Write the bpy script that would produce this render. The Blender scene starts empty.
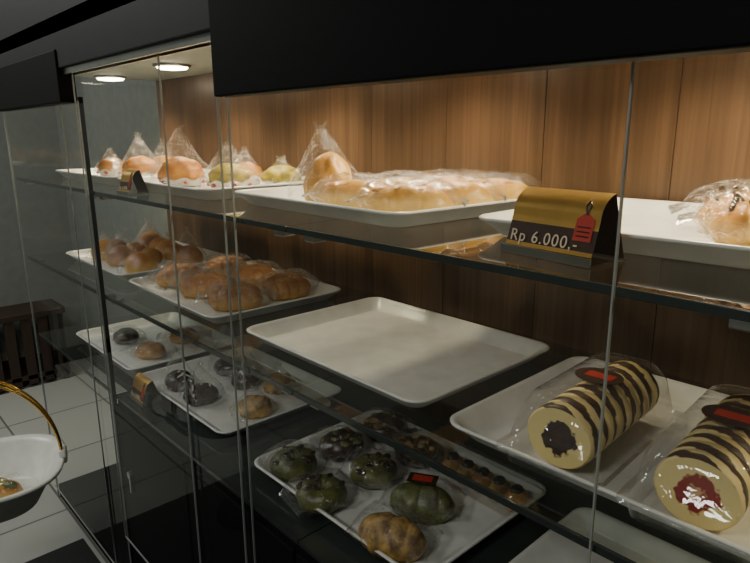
import bpy, bmesh, math, random
from mathutils import Vector, Matrix, noise
random.seed(4)
S = bpy.context.scene
COL = S.collection

# ---------------------------------------------------------------- materials
def newmat(name):
    m = bpy.data.materials.new(name); m.use_nodes = True
    nt = m.node_tree; nt.nodes.clear()
    out = nt.nodes.new('ShaderNodeOutputMaterial')
    return m, nt, out
def N(nt, t, **kw):
    n = nt.nodes.new(t)
    for k, v in kw.items():
        if k in n.inputs: n.inputs[k].default_value = v
        else: setattr(n, k, v)
    return n
def c4(c): return (c[0], c[1], c[2], 1)
def solid(name, col, rough=.5, metal=0., col2=None, scale=20., bump=0., bscale=60., emit=None, estr=0., coat=0., spec=.5, top=None):
    m, nt, out = newmat(name)
    b = N(nt, 'ShaderNodeBsdfPrincipled'); b.inputs['Roughness'].default_value = rough
    b.inputs['Metallic'].default_value = metal; b.inputs['Coat Weight'].default_value = coat
    b.inputs['Specular IOR Level'].default_value = spec
    tc = N(nt, 'ShaderNodeTexCoord')
    nz = N(nt, 'ShaderNodeTexNoise'); nz.inputs['Scale'].default_value = scale; nz.inputs['Detail'].default_value = 4
    nt.links.new(tc.outputs['Object'], nz.inputs['Vector'])
    r = N(nt, 'ShaderNodeValToRGB')
    c2 = col2 if col2 else tuple(x*.88 for x in col)
    r.color_ramp.elements[0].position = .35; r.color_ramp.elements[1].position = .65
    r.color_ramp.elements[0].color = c4(c2); r.color_ramp.elements[1].color = c4(col)
    nt.links.new(nz.outputs['Fac'], r.inputs['Fac']); src = r.outputs['Color']
    if top:   # crust: browner crown, paler sides
        sp = N(nt, 'ShaderNodeSeparateXYZ'); nt.links.new(tc.outputs['Object'], sp.inputs[0])
        mr = N(nt, 'ShaderNodeMapRange'); mr.inputs['From Min'].default_value = .008; mr.inputs['From Max'].default_value = .045; mr.inputs['To Min'].default_value = 1; mr.inputs['To Max'].default_value = 0
        nt.links.new(sp.outputs[2], mr.inputs['Value'])
        mx = N(nt, 'ShaderNodeMix', data_type='RGBA'); nt.links.new(mr.outputs[0], mx.inputs[0]); nt.links.new(src, mx.inputs[6]); mx.inputs[7].default_value = c4(top)
        src = mx.outputs[2]
    nt.links.new(src, b.inputs['Base Color'])
    if bump:
        n2 = N(nt, 'ShaderNodeTexNoise'); n2.inputs['Scale'].default_value = bscale
        nt.links.new(tc.outputs['Object'], n2.inputs['Vector'])
        bp = N(nt, 'ShaderNodeBump'); bp.inputs['Strength'].default_value = bump; bp.inputs['Distance'].default_value = .005
        nt.links.new(n2.outputs['Fac'], bp.inputs['Height']); nt.links.new(bp.outputs['Normal'], b.inputs['Normal'])
    if emit:
        b.inputs['Emission Color'].default_value = c4(emit); b.inputs['Emission Strength'].default_value = estr
    nt.links.new(b.outputs[0], out.inputs[0]); return m
def clear(name, tint, base=.06, rough=.01, bump=0., bscale=30., gl=(1,1,1), haze=0., pmul=.9, pw=4.5):
    m, nt, out = newmat(name)
    tr = N(nt, 'ShaderNodeBsdfTransparent'); tr.inputs[0].default_value = c4(tint)
    g = N(nt, 'ShaderNodeBsdfGlossy'); g.inputs['Roughness'].default_value = rough; g.inputs['Color'].default_value = c4(gl)
    lw = N(nt, 'ShaderNodeLayerWeight'); lw.inputs['Blend'].default_value = .5
    p = N(nt, 'ShaderNodeMath', operation='POWER'); p.inputs[1].default_value = pw
    ma = N(nt, 'ShaderNodeMath', operation='MULTIPLY_ADD'); ma.inputs[1].default_value = pmul; ma.inputs[2].default_value = base
    ma.use_clamp = True
    nt.links.new(lw.outputs['Facing'], p.inputs[0]); nt.links.new(p.outputs[0], ma.inputs[0])
    mx = N(nt, 'ShaderNodeMixShader'); nt.links.new(ma.outputs[0], mx.inputs[0])
    src = tr.outputs[0]
    if haze:
        d = N(nt, 'ShaderNodeBsdfDiffuse'); d.inputs[0].default_value = (.8, .8, .8, 1)
        m2 = N(nt, 'ShaderNodeMixShader'); m2.inputs[0].default_value = haze
        nt.links.new(tr.outputs[0], m2.inputs[1]); nt.links.new(d.outputs[0], m2.inputs[2]); src = m2.outputs[0]
    nt.links.new(src, mx.inputs[1]); nt.links.new(g.outputs[0], mx.inputs[2])
    if bump:
        tc = N(nt, 'ShaderNodeTexCoord')
        n2 = N(nt, 'ShaderNodeTexNoise'); n2.inputs['Scale'].default_value = bscale; n2.inputs['Detail'].default_value = 3
        n2.inputs['Distortion'].default_value = 1.5
        nt.links.new(tc.outputs['Object'], n2.inputs['Vector'])
        bp = N(nt, 'ShaderNodeBump'); bp.inputs['Strength'].default_value = bump; bp.inputs['Distance'].default_value = .01
        nt.links.new(n2.outputs['Fac'], bp.inputs['Height'])
        nt.links.new(bp.outputs['Normal'], g.inputs['Normal']); nt.links.new(bp.outputs['Normal'], lw.inputs['Normal'])
    nt.links.new(mx.outputs[0], out.inputs[0]); return m

def wood_mat():
    m, nt, out = newmat('wood_panel')
    b = N(nt, 'ShaderNodeBsdfPrincipled'); b.inputs['Roughness'].default_value = .33
    tc = N(nt, 'ShaderNodeTexCoord')
    mp = N(nt, 'ShaderNodeMapping'); mp.inputs['Scale'].default_value = (60, 60, 1.8)
    nt.links.new(tc.outputs['Object'], mp.inputs[0])
    nz = N(nt, 'ShaderNodeTexNoise'); nz.inputs['Scale'].default_value = 1; nz.inputs['Detail'].default_value = 6; nz.inputs['Distortion'].default_value = .8
    nt.links.new(mp.outputs[0], nz.inputs['Vector'])
    r = N(nt, 'ShaderNodeValToRGB')
    r.color_ramp.elements[0].position = .25; r.color_ramp.elements[1].position = .75
    r.color_ramp.elements[0].color = (.074, .040, .021, 1); r.color_ramp.elements[1].color = (.146, .084, .044, 1)
    nt.links.new(nz.outputs['Fac'], r.inputs['Fac'])
    sx = N(nt, 'ShaderNodeSeparateXYZ'); nt.links.new(tc.outputs['Object'], sx.inputs[0])
    dv = N(nt, 'ShaderNodeMath', operation='DIVIDE'); dv.inputs[1].default_value = .045
    fl = N(nt, 'ShaderNodeMath', operation='FLOOR'); wn = N(nt, 'ShaderNodeTexWhiteNoise', noise_dimensions='1D')
    nt.links.new(sx.outputs[0], dv.inputs[0]); nt.links.new(dv.outputs[0], fl.inputs[0]); nt.links.new(fl.outputs[0], wn.inputs['W'])
    mr = N(nt, 'ShaderNodeMapRange'); mr.inputs['To Min'].default_value = .84; mr.inputs['To Max'].default_value = 1.12
    nt.links.new(wn.outputs['Value'], mr.inputs['Value'])
    mu = N(nt, 'ShaderNodeVectorMath', operation='SCALE')
    nt.links.new(r.outputs[0], mu.inputs[0]); nt.links.new(mr.outputs[0], mu.inputs['Scale'])
    nt.links.new(mu.outputs[0], b.inputs['Base Color']); nt.links.new(b.outputs[0], out.inputs[0]); return m

def tile_mat():
    m, nt, out = newmat('floor_tile')
    b = N(nt, 'ShaderNodeBsdfPrincipled'); b.inputs['Roughness'].default_value = .35
    tc = N(nt, 'ShaderNodeTexCoord')
    br = N(nt, 'ShaderNodeTexBrick'); br.offset = 0
    br.inputs['Scale'].default_value = 1; br.inputs['Brick Width'].default_value = .5; br.inputs['Row Height'].default_value = .5
    br.inputs['Mortar Size'].default_value = .005
    br.inputs['Color1'].default_value = (.44, .44, .41, 1); br.inputs['Color2'].default_value = (.39, .39, .37, 1); br.inputs['Mortar'].default_value = (.14, .14, .13, 1)
    nt.links.new(tc.outputs['Object'], br.inputs['Vector']); nt.links.new(br.outputs['Color'], b.inputs['Base Color'])
    nt.links.new(b.outputs[0], out.inputs[0]); return m

def roll_face(name, jam, core, r0, r1):
    m, nt, out = newmat(name)
    b = N(nt, 'ShaderNodeBsdfPrincipled'); b.inputs['Roughness'].default_value = .7
    tc = N(nt, 'ShaderNodeTexCoord'); sp = N(nt, 'ShaderNodeSeparateXYZ'); nt.links.new(tc.outputs['Object'], sp.inputs[0])
    zz = N(nt, 'ShaderNodeMath', operation='SUBTRACT'); zz.inputs[1].default_value = .05
    nt.links.new(sp.outputs[2], zz.inputs[0])
    cb = N(nt, 'ShaderNodeCombineXYZ'); nt.links.new(sp.outputs[0], cb.inputs[0]); nt.links.new(zz.outputs[0], cb.inputs[1])
    ln = N(nt, 'ShaderNodeVectorMath', operation='LENGTH'); nt.links.new(cb.outputs[0], ln.inputs[0])
    nz = N(nt, 'ShaderNodeTexNoise'); nz.inputs['Scale'].default_value = 70; nz.inputs['Detail'].default_value = 3; nt.links.new(tc.outputs['Object'], nz.inputs['Vector'])
    ma = N(nt, 'ShaderNodeMath', operation='MULTIPLY_ADD'); ma.inputs[1].default_value = .030; ma.inputs[2].default_value = -.015
    nt.links.new(nz.outputs['Fac'], ma.inputs[0])
    ad = N(nt, 'ShaderNodeMath', operation='ADD'); nt.links.new(ln.outputs['Value'], ad.inputs[0]); nt.links.new(ma.outputs[0], ad.inputs[1])
    dv = N(nt, 'ShaderNodeMath', operation='DIVIDE'); dv.inputs[1].default_value = .05
    nt.links.new(ad.outputs[0], dv.inputs[0])
    r = N(nt, 'ShaderNodeValToRGB'); e = r.color_ramp.elements
    cream = (.84, .68, .30, 1); jamc = c4(jam)
    e[0].position = 0; e[0].color = c4(core)
    e[1].position = r0; e[1].color = c4(core)
    for p, c in ((r0+.06, jamc), (r1, jamc), (r1+.05, cream), (.90, cream), (.98, (.20, .09, .03, 1))):
        x = e.new(p); x.color = c
    nt.links.new(dv.outputs[0], r.inputs[0]); nt.links.new(r.outputs[0], b.inputs['Base Color']); nt.links.new(b.outputs[0], out.inputs[0]); return m

def roll_shell():
    m, nt, out = newmat('swiss_roll_shell')
    b = N(nt, 'ShaderNodeBsdfPrincipled'); b.inputs['Roughness'].default_value = .5
    tc = N(nt, 'ShaderNodeTexCoord')
    mp = N(nt, 'ShaderNodeMapping'); mp.inputs['Rotation'].default_value = (0, 0, .35)
    nt.links.new(tc.outputs['Object'], mp.inputs[0])
    wv = N(nt, 'ShaderNodeTexWave', bands_direction='Y')
    wv.inputs['Scale'].default_value = 11; wv.inputs['Distortion'].default_value = 1.6; wv.inputs['Detail Scale'].default_value = 5
    nt.links.new(mp.outputs[0], wv.inputs['Vector'])
    sp = N(nt, 'ShaderNodeSeparateXYZ'); nt.links.new(tc.outputs['Object'], sp.inputs[0])
    ma = N(nt, 'ShaderNodeMath', operation='MULTIPLY_ADD'); ma.inputs[1].default_value = -9; ma.inputs[2].default_value = .72
    nt.links.new(sp.outputs[2], ma.inputs[0])
    ad = N(nt, 'ShaderNodeMath', operation='ADD'); nt.links.new(wv.outputs['Fac'], ad.inputs[0]); nt.links.new(ma.outputs[0], ad.inputs[1])
    r = N(nt, 'ShaderNodeValToRGB'); e = r.color_ramp.elements
    e[0].position = .40; e[0].color = (.055, .022, .010, 1); e[1].position = .58; e[1].color = (.80, .63, .29, 1)
    nt.links.new(ad.outputs[0], r.inputs[0]); nt.links.new(r.outputs[0], b.inputs['Base Color']); nt.links.new(b.outputs[0], out.inputs[0]); return m

M = dict(
 wood=wood_mat(), tile=tile_mat(),
 black=solid('black_laminate', (.003, .0034, .0034), .65, spec=.12),
 dark=solid('dark_fascia', (.018, .021, .020), .6, spec=.3),
 soffit=solid('soffit_paint', (.28, .31, .28), .6),
 wall=solid('wall_paint', (.20, .215, .195), .8),
 ceil=solid('ceiling_paint', (.3, .32, .3), .8),
 glass=clear('door_glass', (.965, .97, .965), .03, .0, pmul=.45, pw=5),
 shelf=clear('shelf_glass', (.80, .83, .80), .07, .01, pmul=.8, pw=5),
 edge=solid('glass_edge', (.30, .32, .30), .25),
 sedge=solid('shelf_edge', (.03, .038, .035), .15),
 plastic=clear('clear_wrap', (.99, .99, .985), .075, .05, 1., 55, haze=.008, pmul=.75),
 clam=clear('clear_clamshell', (.98, .98, .98), .05, .04, .35, 22, haze=.012),
 tray=solid('white_melamine', (.80, .79, .76), .3),
 bread=solid('bread_crust', (.64, .30, .03), .45, col2=(.45, .17, .015), scale=18, bump=.3, top=(.74, .46, .10)),
 bread_l=solid('soft_bread', (.66, .38, .05), .42, col2=(.55, .26, .025), scale=16, bump=.15, top=(.76, .53, .15)),
 brown=solid('brown_crust', (.42, .19, .045), .45, col2=(.27, .10, .02), scale=16, bump=.3, top=(.55, .31, .09)),
 crack=solid('crackle_crust', (.60, .36, .09), .6, col2=(.13, .06, .02), scale=45, bump=.9),
 choc=solid('chocolate_glaze', (.045, .022, .014), .25, col2=(.02, .01, .007), scale=30),
 green=solid('pandan_crust', (.15, .16, .03), .4, col2=(.045, .05, .012), scale=35, bump=.6),
 olive=solid('matcha_topping', (.50, .38, .04), .6, col2=(.24, .19, .02), scale=40, bump=.5),
 orange=solid('cheese_crust', (.72, .31, .015), .5, col2=(.46, .15, .008), scale=25, bump=.4),
 paper=solid('white_paper', (.8, .78, .72), .8),
 redpaper=solid('red_print', (.55, .04, .02), .7),
 gold=solid('gold_card', (.78, .46, .12), .32, .7, bump=.1, bscale=20),
 signdark=solid('dark_card', (.06, .03, .02), .35),
 text=solid('pale_print', (.85, .68, .5), .6),
 red=solid('label_red', (.5, .035, .02), .5),
 acryl=clear('acrylic', (.9, .9, .88), .1, .02),
 metal=solid('steel', (.5, .5, .48), .3, 1),
 brass=solid('gold_wire', (.85, .52, .12), .25, .9),
 lamp=solid('lamp_glow', (1, .9, .7), .5, emit=(1, .86, .62), estr=25),
 white=solid('white_plastic', (.86, .86, .80), .35),
 slat=solid('dark_wood_slat', (.035, .02, .013), .5),
 matr=solid('added_mat_rubber', (.02, .02, .02), .9, bump=.4),
 face1=roll_face('roll_face_choc', (.035, .012, .01), (.06, .02, .012), .1, .46), face2=roll_face('roll_face_jam', (.30, .02, .012), (.70, .42, .20), .12, .44),
 rshell=roll_shell(), white2=solid('icing', (.8, .76, .7), .5),
)

# ---------------------------------------------------------------- builder
class B:
    def __init__(s): s.v = []; s.f = []; s.m = []; s.sm = []; s.mats = []
    def mi(s, k):
        if k not in s.mats: s.mats.append(k)
        return s.mats.index(k)
    def add(s, vs, fs, k, smooth=True, mat=None):
        o = len(s.v); i = s.mi(k)
        for v in vs:
            v = Vector(v); s.v.append(mat @ v if mat else v)
        for f in fs: s.f.append([a+o for a in f]); s.m.append(i); s.sm.append(smooth)
        return s
    def box(s, x0, x1, y0, y1, z0, z1, k, bev=0., mat=None):
        bm = bmesh.new(); bmesh.ops.create_cube(bm, size=1)
        for v in bm.verts: v.co = Vector(((x0+x1)/2+v.co.x*(x1-x0), (y0+y1)/2+v.co.y*(y1-y0), (z0+z1)/2+v.co.z*(z1-z0)))
        if bev: bmesh.ops.bevel(bm, geom=bm.edges[:], offset=bev, segments=2, affect='EDGES', profile=.5)
        bm.verts.index_update()
        s.add([v.co.copy() for v in bm.verts], [[v.index for v in f.verts] for f in bm.faces], k, False, mat); bm.free(); return s
    def loft(s, rings, k, cap0=True, cap1=True, mat=None, kc=None, smooth=True):
        n = len(rings[0]); vs = [p for r in rings for p in r]; fs = []
        for i in range(len(rings)-1):
            for j in range(n): fs.append([i*n+j, i*n+(j+1) % n, (i+1)*n+(j+1) % n, (i+1)*n+j])
        s.add(vs, fs, k, smooth, mat)
        if cap0: s.add(rings[0], [list(range(n))[::-1]], kc or k, False, mat)
        if cap1: s.add(rings[-1], [list(range(n))], kc or k, False, mat)
        return s
    def tube(s, pts, r, k, n=10, mat=None):
        rings = []; pts = [Vector(p) for p in pts]
        up0 = None
        for i, p in enumerate(pts):
            t = (pts[min(i+1, len(pts)-1)]-pts[max(i-1, 0)]).normalized()
            if up0 is None: up0 = t.orthogonal().normalized()
            a = (up0 - t*up0.dot(t)).normalized(); up0 = a; b = t.cross(a)
            rr_ = r[i] if isinstance(r, (list, tuple)) else r
            rings.append([p+a*math.cos(q*math.tau/n)*rr_+b*math.sin(q*math.tau/n)*rr_ for q in range(n)])
        return s.loft(rings, k, mat=mat)
    def blob(s, hx, hy, hz, k, seed=0, amp=.06, flat=.45, mat=None, u=40, w=20, freq=2.2, pw=1., taper=0.):
        vs = []; fs = []
        for i in range(w+1):
            th = math.pi*i/w
            for j in range(u):
                ph = math.tau*j/u
                d = Vector((math.sin(th)*math.cos(ph), math.sin(th)*math.sin(ph), math.cos(th)))
                q = 1+amp*noise.noise(d*freq+Vector((seed*7.3, seed, 3)))+amp*.4*noise.noise(d*freq*3+Vector((seed, 5, 1)))
                e = Vector([math.copysign(abs(c)**pw, c) for c in d])
                z = e.z*hz*q
                if z < -flat*hz: z = -flat*hz + (z+flat*hz)*.08
                tp = 1-taper*max(0, d.z)
                vs.append((e.x*hx*q*tp, e.y*hy*q*tp, z+flat*hz*1.04))
        for i in range(w):
            for j in range(u): fs.append([i*u+j, (i+1)*u+j, (i+1)*u+(j+1) % u, i*u+(j+1) % u])
        return s.add(vs, fs, k, True, mat)
    def croissant(s, L, r, k, bend=.6, segs=7, mat=None, seed=0, flat=.6, ridge=.14):
        rings = []; nn = 60
        for i in range(nn+1):
            t = i/nn*2-1; a = t*bend
            cx = math.sin(a)*L/2/max(math.sin(bend), .01); cy = (1-math.cos(a))*L/2/max(math.sin(bend), .01)
            rad = r*max(.05, (1-abs(t)**2.6))**.6*(1-ridge+ridge*abs(math.sin(i/nn*segs*math.pi))**.5)
            ring = []
            for j in range(20):
                q = math.tau*j/20; w = rad*(1+.10*noise.noise(Vector((t*3+seed*5, math.cos(q), math.sin(q)+seed))))
                z = math.sin(q)*w
                if z < -flat*r: z = -flat*r
                ring.append((cx+math.cos(q)*w*math.sin(-a)*1, cy+math.cos(q)*w*math.cos(a), z+flat*r))
            rings.append(ring)
        return s.loft(rings, k, mat=mat)
    def bag(s, a, b, h, seed=0, mat=None, k='plastic', lean=0.):
        """upright pouch: full over the food, pinched to a flat crimped point at the top"""
        rings = []; n = 60; R = 22
        for i in range(R+1):
            t = i/R; ring = []
            ax = a*(1-.12*t if t < .3 else (.964-.90*((t-.3)/.7)**.8))+.003
            by = b*(1-t**1.1)**.9+.001
            for j in range(n):
                q = math.tau*j/n
                w = 1+.13*noise.noise(Vector((math.cos(q)*2.3, math.sin(q)*2.3, t*2.5+seed*3.1)))
                w += .12*(abs(noise.noise(Vector((math.cos(q)*4+t*2, math.sin(q)*4, t*3+seed))))-.2)
                ring.append((math.cos(q)*ax*w+lean*t*t, math.sin(q)*by*w+.004*t*math.sin(q*3+seed), h*t+.001+.004*t*math.sin(q*2+seed)))
            rings.append(ring)
        top = rings[-1]
        rings.append([(p[0]*1.8-lean*.8, p[1]*1.2, p[2]+h*.07) for p in top])
        return s.loft(rings, k, cap0=False, cap1=False, mat=mat)
    def pillow(s, a, b, h, seed=0, mat=None, k='plastic', fin=.02):
        """horizontal flow-wrap pouch with crimped end fins"""
        rings = []; n = 48; R = 34
        for i in range(R+1):
            t = i/R*2-1
            env = max(0, 1-abs(t)**3.2)**.55
            x = t*a; ring = []
            for j in range(n):
                q = math.tau*j/n
                w = 1+.10*noise.noise(Vector((t*4, math.cos(q)*2, math.sin(q)*2+seed*2.7)))
                w += .17*(abs(noise.noise(Vector((t*6+math.sin(q), math.cos(q)*2.5, math.sin(q)*2.5+seed))))-.2)
                ring.append((x, math.cos(q)*b*(.75+.25*env)*w, max(.001, h/2+math.sin(q)*h/2*env*w*1.05+.001)))
            rings.append(ring)
        for sg in (0, 1):
            base = rings[0] if sg == 0 else rings[-1]
            ext = [((p[0]-fin) if sg == 0 else p[0]+fin, p[1]*1.05, h/2*.8+.003*math.sin(j*2.2)) for j, p in enumerate(base)]
            if sg == 0: rings.insert(0, ext)
            else: rings.append(ext)
        return s.loft(rings, k, cap0=False, cap1=False, mat=mat)
    def done(s, name, loc=(0, 0, 0), rz=0., parent=None, rot=None):
        me = bpy.data.meshes.new(name); me.from_pydata([tuple(v) for v in s.v], [], s.f)
        for k in s.mats: me.materials.append(M[k])
        me.polygons.foreach_set('material_index', s.m); me.polygons.foreach_set('use_smooth', s.sm); me.update()
        o = bpy.data.objects.new(name, me); COL.objects.link(o); o.location = loc
        o.rotation_euler = rot if rot else (0, 0, math.radians(rz))
        if parent: o.parent = parent
        return o
def T(x=0, y=0, z=0, rz=0, rx=0, ry=0, sc=1):
    return Matrix.Translation((x, y, z)) @ Matrix.Rotation(math.radians(rz), 4, 'Z') @ Matrix.Rotation(math.radians(rx), 4, 'X') @ Matrix.Rotation(math.radians(ry), 4, 'Y') @ Matrix.Scale(sc, 4)
def rr(w, d, z, r, n=7):
    pts = []
    for cx, cy, a0 in ((w/2-r, d/2-r, 0), (-w/2+r, d/2-r, 90), (-w/2+r, -d/2+r, 180), (w/2-r, -d/2+r, 270)):
        for i in range(n):
            a = math.radians(a0+90*i/(n-1)); pts.append((cx+r*math.cos(a), cy+r*math.sin(a), z))
    return pts
def empty(name):
    o = bpy.data.objects.new(name, None); COL.objects.link(o); o.empty_display_size = .1; return o

# ---------------------------------------------------------------- room shell
B().box(-4.4, 1.8, -3.2, .8, -.05, 0, 'tile').done('floor')
B().box(-4.4, 1.8, -3.2, .8, 2.6, 2.65, 'ceil').done('ceiling')
B().box(-4.4, 1.8, .66, .76, 0, 2.6, 'wall').done('wall_back')
B().box(-4.4, -4.3, -3.2, .66, 0, 2.6, 'wall').done('wall_left')
B().box(1.7, 1.8, -3.2, .66, 0, 2.6, 'wall').done('wall_right')
B().box(-4.3, 1.7, -3.2, -3.1, 0, 2.6, 'wall').done('wall_front')
B().box(-4.3, -2.66, .645, .66, 0, .1, 'dark').done('baseboard_back')
B().box(-4.3, -4.285, -3.1, .64, 0, .1, 'dark').done('baseboard_left')
B().box(-2.25, 1.3, -1.9, -.02, 0, .008, 'matr', .003).done('reflection_cut_mat')  # dark mat added to cut the floor's reflection in the cabinet front

# ---------------------------------------------------------------- cabinet
Z1, Z2, Z3 = 1.348, 1.048, .735
XL, XR, XP = -2.62, 1.0, -1.80
XH = -.985
cab = empty('display_cabinet')
b = B()
b.box(XL, XR, .60, .61, .0, 1.72, 'black')
xs = XL+.0
while xs < XR-.01:
    xe = min(xs+.27, XR); b.box(xs+.0007, xe-.0007, .585, .60, .02, 1.72, 'wood', .0006); xs = xe
b.done('back_panel', parent=cab)
B().box(XL, XR, .0, .61, 1.72, 1.76, 'soffit').done('soffit', parent=cab)
b = B()
b.box(XL-.02, XH, -.035, -.0, 1.672, 1.96, 'dark', .003)
b.box(XL-.02, -1.82, -.04, .005, 1.585, 1.72, 'black', .003)
b.box(XH, XR, -.042, -.004, 1.562, 2.25, 'black', .003)
b.box(XH, XR, -.004, .018, 1.61, 1.72, 'black')
b.box(-1.82, XH, -.026, -.018, 1.657, 1.672, 'metal').box(-1.82, XH, .002, .010, 1.657, 1.72, 'metal')
b.box(XL-.02, XR, -.035, .61, 1.76, 1.80, 'dark')
b.done('header_fascia', parent=cab)
b = B()
b.box(XP, XR, .014, .584, .08, Z3-.012, 'black', .002)
b.box(XP+.03, XR, .05, .58, 0, .08, 'black')
b.box(XL, XP, .005, .584, .0, .06, 'black', .002)
x = XP
while x < XR-.2:
    b.box(x+.003, x+.46, .004, .014, .10, Z3-.03, 'black', .002); x += .467
for lx in (-1.72, -.70):
    b.tube([(lx, .006, .50), (lx, -.006, .50)], .012, 'metal', 16); b.box(lx-.006, lx+.006, -.004, .004, .44, .49, 'metal', .001)
b.done('base_cupboard', parent=cab)
def pane(x0, x1, y, z0, z1, k='glass', edges=(0, 1)):
    b = B(); b.add([(x0, y, z0), (x1, y, z0), (x1, y, z1), (x0, y, z1)], [[0, 1, 2, 3]], k, False)
    for i, xx in enumerate((x0, x1)):
        if i in edges: b.box(xx-.001, xx+.001, y-.002, y+.002, z0, z1, 'edge')
    b.box(x0, x1, y-.002, y+.002, z0-.003, z0, 'edge')
    return b.done('glass_door', parent=cab)
pane(-1.045, -.272, -.002, .25, 1.57); pane(-.272, .56, .004, .25, 1.60, edges=(1,))
pane(-1.80, -1.265, -.008, .25, 1.67); pane(-1.265, -1.015, .002, .25, 1.66, edges=(1,))
pane(-2.62, -1.93, -.008, .06, 1.59, edges=(1,)); pane(-1.93, -1.80, -.002, .06, 1.59, edges=(1,))
b = B(); b.box(-1.806, -1.80, .0, .012, .0, 1.60, 'black'); b.done('door_post', parent=cab)
b = B(); b.add([(XL, 0, .06), (XL, .58, .06), (XL, .58, 1.7), (XL, 0, 1.7)], [[0, 1, 2, 3]], 'glass', False); b.box(XL-.003, XL+.003, -.003, .003, 0, 1.7, 'edge'); b.done('glass_end_panel', parent=cab)
for z in (Z1, Z2, Z3):
    for x0, x1 in ((XL+.01, XP-.003), (XP+.003, -.86), (-.857, XR)):
        if z == Z3 and x0 > -1.85:
            b = B().box(x0, x1, .012, .58, z-.012, z-.0005, 'sedge')
        else:
            b = B(); b.add([(x0, .014, z-.0005), (x1, .014, z-.0005), (x1, .58, z-.0005), (x0, .58, z-.0005)], [[0, 1, 2, 3]], 'shelf', False)
        b.box(x0, x1, .008, .014, z-.011, z-.0005, 'sedge', .001)
        b.done('glass_shelf', parent=cab)
b = B()
for z in (Z1, Z2):
    for x in (-2.55, -1.83, -1.77, -.90, -.81, -.16, .6):
        b.box(x-.012, x+.012, .02, .05, z-.024, z-.012, 'metal', .002)
        b.box(x-.014, x+.014, .545, .585, z-.03, z-.012, 'metal', .002)
b.done('shelf_bracket', parent=cab)

# lights
for x in (-2.52, -1.98, -1.44, -.90, -.36, .18, .72):
    b = B(); n = 32
    ring = lambda r, z: [(r*math.cos(i*math.tau/n), r*math.sin(i*math.tau/n), z) for i in range(n)]
    b.loft([ring(.060, 0), ring(.060, -.005), ring(.050, -.007)], 'metal', cap0=True, cap1=False)
    b.loft([ring(.050, -.007), ring(.045, -.012), ring(.02, -.015)], 'lamp', cap0=False, cap1=True)
    o = b.done('recessed_downlight', (x, .36, 1.719))
    L = bpy.data.lights.new('downlight_bulb', 'SPOT'); L.energy = 11.5; L.color = (1, .84, .55); L.spot_size = math.radians(140); L.spot_blend = .7; L.shadow_soft_size = .025
    lo = bpy.data.objects.new('downlight_bulb', L); COL.objects.link(lo); lo.parent = o; lo.location = (0, 0, -.03)
for i, (x, y, e) in enumerate(((-.4, -2.0, 30), (-3.3, -.9, 28))):  # unseen lamps added as ambient fill for the lower shelves and left floor
    o = B().box(-.3, .3, -.3, .3, -.03, 0, 'white', .004).done('fill_lamp', (x, y, 2.6))
    L = bpy.data.lights.new('fill_light', 'AREA'); L.energy = e; L.color = (.98, 1, .93); L.shape = 'SQUARE'; L.size = .55
    lo = bpy.data.objects.new('fill_light', L); COL.objects.link(lo); lo.parent = o; lo.location = (0, 0, -.035)

# ---------------------------------------------------------------- trays
TW, TD = .545, .41
def tray(xc, yc, z, rz=0, w=TW, d=TD):
    b = B()
    prof = [(w-.07, d-.07, 0, .02), (w-.055, d-.055, .003, .025), (w-.012, d-.012, .025, .03), (w-.002, d-.002, .026, .034), (w, d, .029, .035), (w-.006, d-.006, .031, .033),
            (w-.016, d-.016, .029, .03), (w-.022, d-.022, .026, .028), (w-.058, d-.058, .008, .022), (w-.072, d-.072, .005, .018)]
    b.loft([rr(a, c, zz, r) for a, c, zz, r in prof], 'tray')
    return b.done('serving_tray', (xc, yc, z+.0005), rz)
TB = .0065
tray(-2.15, .29, Z1); tray(-1.56, .285, Z1, -1); tray(-.935, .30, Z1, -2); tray(-.305, .355, Z1, 1.5)
tray(-2.15, .29, Z2); tray(-1.54, .28, Z2, -1); tray(-.885, .285, Z2, -.5); tray(-.285, .275, Z2, .5)
tray(-2.15, .29, Z3); tray(-1.56, .29, Z3); tray(-.865, .275, Z3); tray(-.25, .275, Z3, .5)

# ---------------------------------------------------------------- food
def z_(z): return z+TB
b = B(); b.blob(.058, .045, .066, 'bread_l', 3, .14, .55, T(0, 0, 0), taper=.12)
b.bag(.080, .060, .155, 2, T(-.005, 0, 0, 20), lean=-.012); b.done('bagged_bread', (-1.02, .235, z_(Z1)), 25)
for i, (x, y, rz) in enumerate(((-.895, .205, 30), (-.755, .20, 34), (-.885, .325, 30), (-.755, .315, 34), (-.86, .44, 22), (-.735, .43, 18))):
    b = B()
    b.croissant(.165, .042, 'bread_l', .12, 3, T(), seed=i*1.7, ridge=.05, flat=.4)
    for q in range(3): b.croissant(.05, .006, 'bread', .3, 1, T(-.045+q*.04, -.004, .048 if q == 1 else .046, 60), seed=q, ridge=0, flat=.5)
    b.pillow(.092, .050, .068, i+4, T(0, .004), fin=.012)
    b.done('bagged_bread_roll', (x, y, z_(Z1)), rz)
def drizzle_croissant(x, y, rz, seed):
    b = B(); b.croissant(.16, .040, 'bread', .5, 7, T(), ridge=.18)
    for q in range(7): b.tube([(-.060+q*.018, -.025+abs(q-3)*.006, .049), (-.053+q*.018, .0+abs(q-3)*.006, .065), (-.043+q*.018, .03+abs(q-3)*.006, .053)], .0035, 'choc', 6)
    b.pillow(.10, .060, .076, seed, T(0, .01)); b.done('bagged_croissant', (x, y, z_(Z1)), rz)
drizzle_croissant(-.262, .42, 25, 8); drizzle_croissant(-.205, .30, 20, 12); drizzle_croissant(-.09, .38, 60, 9)

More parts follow.
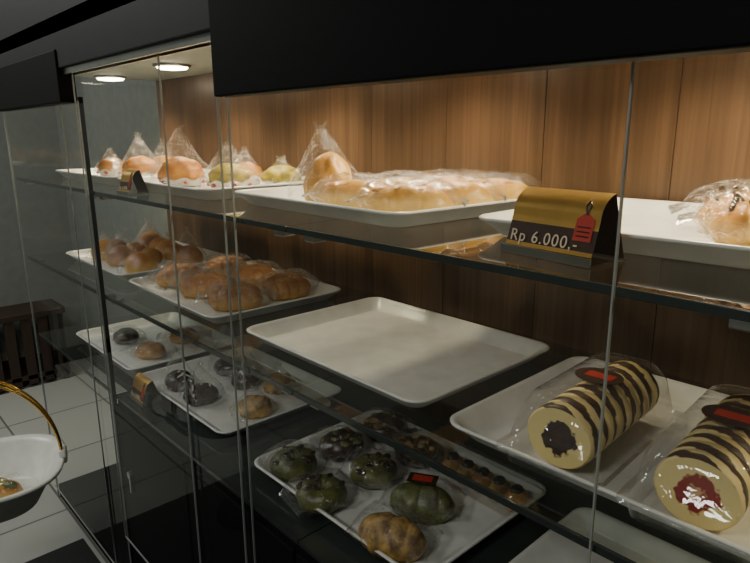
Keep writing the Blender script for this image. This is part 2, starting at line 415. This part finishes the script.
def pouch(name, x, y, z, k, top, hx, hy, hz, bh, seed, rz=0, paper=True, lean=0):
    b = B(); b.blob(hx, hy, hz, k, seed, .12, .5, T(0, 0, .012))
    if top:
        for q in range(5):
            a = q*1.3+seed; b.blob(hx*.3, hy*.3, hz*.25, top, seed+q, .2, .5, T(math.cos(a)*hx*.45, math.sin(a)*hy*.4, hz*1.25))
    if paper:
        rings = []
        for i in range(4):
            t = i/3; rings.append([((hx*(.8+.28*t))*math.cos(j*math.tau/40), (hy*(.8+.28*t))*math.sin(j*math.tau/40), .001+.022*t+.004*t*math.sin(j*5)) for j in range(40)])
        b.loft(rings, 'paper', cap1=False)
        for q in range(6):
            a = q*math.tau/6; b.blob(.006, .006, .005, 'redpaper', q, .1, 1, T(math.cos(a)*hx*1.0, math.sin(a)*hy*1.0, .008))
    b.bag(hx*1.35, hy*1.4, bh, seed, T(), lean=lean); b.done(name, (x, y, z_(z)), rz)
pouch('bagged_cheese_bread', -1.70, .23, Z1, 'orange', 'bread_l', .068, .050, .046, .155, 1, 35)
pouch('bagged_matcha_bread', -1.50, .27, Z1, 'olive', 'green', .058, .045, .038, .12, 2, 40)
pouch('bagged_matcha_bread', -1.38, .36, Z1, 'olive', 'green', .058, .044, .034, .08, 3, 30)
pouch('bagged_cheese_bread', -2.04, .25, Z1, 'orange', 'bread_l', .060, .048, .042, .14, 4, 50)
pouch('bagged_cheese_bread', -2.17, .39, Z1, 'bread', 'orange', .055, .045, .040, .12, 5, 10)
pouch('bagged_cheese_bread', -2.30, .25, Z1, 'brown', 'bread_l', .055, .045, .035, .09, 6, 10)
pouch('bagged_cheese_bread', -1.63, .40, Z1, 'bread', None, .055, .045, .034, .10, 16, 10)

for i in range(6):
    x = -1.72+(i % 3)*.17; y = .20+(i//3)*.17
    b = B(); b.croissant(.14, .036, 'brown', .15, 5, T(), seed=i, ridge=.12); b.croissant(.13, .03, 'brown', .15, 4, T(0, .03, .016), seed=i+4, ridge=.1)
    b.pillow(.083, .056, .072, i, T(0, .012)); b.done('bagged_brown_roll', (x, y, z_(Z2)), 40+i*9)
for i in range(6):
    x = -2.32+(i % 3)*.165; y = .20+(i//3)*.17
    b = B(); b.blob(.052, .048, .045, 'brown' if i % 2 else 'bread', i, .06, .5); b.blob(.04, .04, .035, 'brown', i+3, .08, .5, T(.035, .03, .02))
    b.bag(.075, .07, .125 if i % 2 else .09, i+3); b.done('bagged_bun', (x, y, z_(Z2)), i*37)
for i, (x, y) in enumerate(((-2.25, .22), (-2.03, .22), (-2.1, .38))):
    b = B(); b.blob(.055, .045, .032, 'brown' if i else 'choc', i, .08, .5); b.pillow(.08, .055, .05, i); b.done('bagged_bun', (x, y, z_(Z3)), 30*i)
for i, (x, y, k, h) in enumerate(((-1.70, .17, 'choc', .12), (-1.70, .34, 'choc', .17), (-1.38, .24, 'crack', .08), (-1.47, .38, 'crack', .08), (-1.56, .17, 'choc', .11), (-1.57, .33, 'choc', .12))):
    b = B(); b.blob(.05, .042, .034, k, i+20, .08, .5)
    for q in range(3): b.tube([(-.03+q*.025, -.03, .03), (-.022+q*.025, 0, .053), (-.015+q*.025, .03, .03)], .003, 'white2' if k == 'choc' else 'bread', 6)
    b.bag(.068, .058, h, i+7); b.done('bagged_chocolate_bun', (x, y, z_(Z3)), 20*i)

def donut(k, k2, x, y, rz, seed):
    b = B(); n = 40; rings = []
    for i in range(n+1):
        a = math.tau*i/n; c = Vector((math.cos(a)*.030, math.sin(a)*.030, .024)); d = Vector((math.cos(a), math.sin(a), 0))
        w = .024*(1+.18*noise.noise(Vector((math.cos(a)*2, math.sin(a)*2, seed*3))))
        rings.append([tuple(c+d*math.cos(q*math.tau/14)*w+Vector((0, 0, max(-.024, math.sin(q*math.tau/14)*w)))) for q in range(14)])
    b.loft(rings, k, False, False)
    rnd = random.Random(seed)
    for q in range(12):
        a = rnd.uniform(0, math.tau); rad = rnd.uniform(.018, .046)
        zz = .024+math.sqrt(max(0, .024**2-(rad-.030)**2))-.004
        b.blob(rnd.uniform(.006, .014), rnd.uniform(.004, .009), .005, k2, q+seed, .25, .5, T(math.cos(a)*rad, math.sin(a)*rad, zz, rnd.uniform(0, 180)), u=14, w=8)
    b.pillow(.068, .060, .062, seed, T(), fin=.008)
    b.done('bagged_donut', (x, y, z_(Z3)), rz)
donut('green', 'choc', -1.055, .14, 10, 1); donut('choc', 'green', -1.045, .275, 60, 2); donut('green', 'choc', -.905, .25, 30, 3)
donut('green', 'choc', -.915, .11, 80, 4); donut('choc', 'crack', -.90, .385, 15, 5); donut('choc', 'crack', -1.04, .41, 5, 6)
for x, y, rz, lab in ((-.71, .115, 20, 0), (-.745, .235, 30, 1)):
    b = B(); b.croissant(.13, .042, 'crack' if not lab else 'green', .45, 4, T(), ridge=.08, seed=2); b.pillow(.076, .052, .070, 3, T(0, .012), fin=.008)
    if lab: b.box(-.030, .030, -.006, .030, .075, .0758, 'choc').box(-.020, .020, .002, .022, .0760, .0768, 'red')
    b.done('bagged_crackle_croissant', (x, y, z_(Z3)), rz)
b = B(); b.loft([rr(.23, .09, .001, .01), rr(.24, .10, .03, .012), rr(.25, .11, .032, .012), rr(.24, .10, .034, .012), rr(.22, .08, .06, .012)], 'clam')
for q in range(5): b.blob(.022, .032, .026, 'crack' if q % 2 else 'brown', q, .1, .5, T(-.088+q*.044, 0, .004)); b.blob(.012, .016, .01, 'choc', q, .1, .5, T(-.088+q*.044, 0, .036))
b.done('pastry_clamshell', (-.715, .40, z_(Z3)), -2)

def swiss(x, y, rz, face, seed=0):
    b = B(); n = 40; R = .045; zc = .050; Ln = .235; ns = 9
    rings = []
    def ring(yy, r): return [(r*1.06*math.cos(j*math.tau/n), yy, zc+r*.97*math.sin(j*math.tau/n)) for j in range(n)]
    for i in range(ns):
        y0 = i*Ln/ns; y1 = (i+1)*Ln/ns
        rings += [ring(y0+.0006, R*.945), ring(y0+.003, R*.995), ring((y0+y1)/2, R*1.005), ring(y1-.003, R*.995), ring(y1-.0006, R*.945)]
    b.loft(rings, 'rshell', kc=face)
    m = T(0, Ln/2-.004, 0)
    b.loft([rr(.130, .270, .001, .012), rr(.142, .282, .022, .016), rr(.158, .304, .024, .018), rr(.158, .304, .026, .018), rr(.136, .280, .028, .018), rr(.120, .266, .080, .03), rr(.098, .246, .100, .034), rr(.06, .20, .103, .02)], 'clam', mat=m)
    lr = [(.034*math.cos(j*math.tau/24), .115+.030*math.sin(j*math.tau/24), .1040) for j in range(24)]
    b.loft([lr, [(p[0], p[1], p[2]+.001) for p in lr]], 'signdark')
    b.box(-.018, .022, .105, .125, .1051, .1057, 'red')
    b.done('swiss_roll', (x, y, z_(Z2)), rz)
swiss(-.378, .100, 3, 'face1'); swiss(-.203, .098, 3, 'face2')

# ---------------------------------------------------------------- price signs
def sign(x, y, z, rz, w=.145, h=.082, d=.07):
    b = B(); n = 14; s = h/.082
    prof = []
    for i in range(n+1):
        t = i/n
        if t < .6: prof.append((.004+.012*t/.6, .01+.040*t/.6, ))
        else:
            a = (t-.6)/.4*math.radians(72); prof.append((.016+.036*(1-math.cos(a)), .050+.030*math.sin(a)))
    prof = [(p[0]*s, p[1]*s) for p in prof]
    def sheet(i0, i1, k, x0=0., x1=w, off=0.):
        vs = []; fs = []
        for i in range(i0, i1+1): vs += [(x0, prof[i][0]-off, prof[i][1]), (x1, prof[i][0]-off, prof[i][1])]
        for i in range(i1-i0): fs.append([2*i, 2*i+1, 2*i+3, 2*i+2])
        b.add(vs, fs, k, True)
    sheet(0, 6, 'signdark'); sheet(6, n, 'gold'); sheet(0, 1, 'gold', off=.0005)
    tagp = [(w*.76, .026*s), (w*.95, .026*s), (w*.95, .050*s), (w*.855, .058*s), (w*.76, .050*s)]
    yt = lambda zz: (.004+.012*(zz/s-.01)/.04)*s-.0012
    b.add([(p[0], yt(p[1]), p[1]) for p in tagp], [[0, 1, 2, 3, 4]], 'red', False)
    for q in range(3): b.box(w*.79, w*.92, yt(.031*s+q*.005*s)-.0012, yt(.031*s+q*.005*s)-.0004, .031*s+q*.005*s, .0322*s+q*.005*s, 'signdark')
    b.tube([(w*.855, .016*s, .055*s), (w*.83, .018*s, .064*s), (w*.855, .023*s, .071*s), (w*.88, .018*s, .064*s), (w*.855, .016*s, .055*s)], .0012*s, 'signdark', 6)
    b.box(-.003, w+.003, -.002, d*s*.95, 0, .003, 'acryl')
    b.box(-.003, w+.003, -.003, .0, .000, .010*s, 'metal')
    b.add([(0, prof[-1][0], prof[-1][1]), (w, prof[-1][0], prof[-1][1]), (w, d*s*.95, .003), (0, d*s*.95, .003)], [[0, 1, 2, 3]], 'signdark', False)
    o = b.done('price_sign', (x, y, z+.0005), rz)
    tx = bpy.data.curves.new('price_text', 'FONT'); tx.body = 'Rp 6.000,-'; tx.size = .0215*w/.13; tx.extrude = .0003; tx.space_character = 1.15; tx.materials.append(M['text'])
    to = bpy.data.objects.new('price_text', tx); COL.objects.link(to); to.parent = o
    to.location = (w*.04, yt(.016*s)-.0006, .016*s); to.rotation_euler = (math.radians(90-16), 0, 0)
    return o
sign(-.465, .082, Z1, -7, .13, .086)
sign(-1.665, .03, Z1, 2, .07, .066); sign(-1.74, .03, Z3, 0, .09, .075)

# ---------------------------------------------------------------- basket on a display stand
b = B()
def er(a, c, z, n=48, p=.7):
    return [(math.copysign(abs(math.cos(j*math.tau/n))**p, math.cos(j*math.tau/n))*a, math.copysign(abs(math.sin(j*math.tau/n))**p, math.sin(j*math.tau/n))*c, z) for j in range(n)]
b.loft([er(.11, .12, 0), er(.124, .134, .006), er(.165, .180, .088), er(.185, .203, .094), er(.188, .206, .103), er(.180, .198, .105), er(.158, .174, .094), er(.118, .128, .012), er(.105, .115, .008)], 'white')
for sgn in (-1, 1): b.box(-.022, .022, sgn*.200-.010, sgn*.200+.010, .084, .124, 'white', .005)
for xx in (0, .013): b.tube([(xx, -.198*math.cos(math.pi*i/36), .112+(.25-xx*.6)*math.sin(math.pi*i/36)) for i in range(37)], .0038, 'brass', 10)
BX, BY = -1.80, -.36
b.done('bread_basket', (BX, BY, .525), -18)
b = B(); px, py = BX-.16, BY-.17
b.tube([(px, py, .02), (px, py, .51)], .012, 'black', 16)
nn = 32; rg = lambda r, z: [(px+r*math.cos(i*math.tau/nn), py+r*math.sin(i*math.tau/nn), z) for i in range(nn)]
b.loft([rg(.13, .009), rg(.13, .018), rg(.03, .028)], 'black')
b.box(-.27, .03, -.05, .05, .51, .524, 'black', .003, T(BX, BY, 0, 46.7)); b.done('basket_stand', (0, 0, 0))
b = B(); b.blob(.07, .045, .038, 'bread', 3, .1, .5); b.blob(.03, .02, .015, 'olive', 5, .2, .5, T(0, 0, .045)); b.blob(.025, .015, .01, 'green', 8, .2, .5, T(.03, 0, .045)); b.pillow(.085, .058, .07, 6); b.done('bagged_bun', (BX+.03, BY+.03, .537), 40)

# low slatted bench against the far wall
b = B()
for i in range(10): b.box(-.015, 0, -.42+i*.09, -.365+i*.09, .02, .43, 'slat', .002)
b.box(-.26, .01, -.44, .46, .43, .47, 'slat', .005); b.box(-.25, 0, -.43, .45, 0.05, .08, 'slat', .003)
for sx in (-.24, -.03):
    for sy in (-.42, .41): b.box(sx, sx+.03, sy, sy+.03, 0, .43, 'slat', .003)
b.done('slatted_bench', (-3.98, .02, 0), 0)

# ---------------------------------------------------------------- world + camera
w = bpy.data.worlds.new('World'); S.world = w; w.use_nodes = True
w.node_tree.nodes['Background'].inputs[0].default_value = (.8, .8, .75, 1); w.node_tree.nodes['Background'].inputs[1].default_value = .05
cam = bpy.data.cameras.new('camera'); cam.sensor_width = 36; cam.lens = 610/750*36; cam.clip_start = .01
co = bpy.data.objects.new('camera', cam); COL.objects.link(co)
al = math.radians(42.8); th = math.radians(13.64); ro = math.radians(.3)
f = Vector((-math.cos(al), math.sin(al), 0)); r = Vector((math.sin(al), math.cos(al), 0)); zu = Vector((0, 0, 1))
fw = f*math.cos(th)-zu*math.sin(th); up = f*math.sin(th)+zu*math.cos(th)
r2 = r*math.cos(ro)-up*math.sin(ro); u2 = up*math.cos(ro)+r*math.sin(ro)
m = Matrix.Identity(4)
for i in range(3): m[i][0] = r2[i]; m[i][1] = u2[i]; m[i][2] = -fw[i]
m.translation = Vector((0, -.58, 1.50)); co.matrix_world = m
S.camera = co
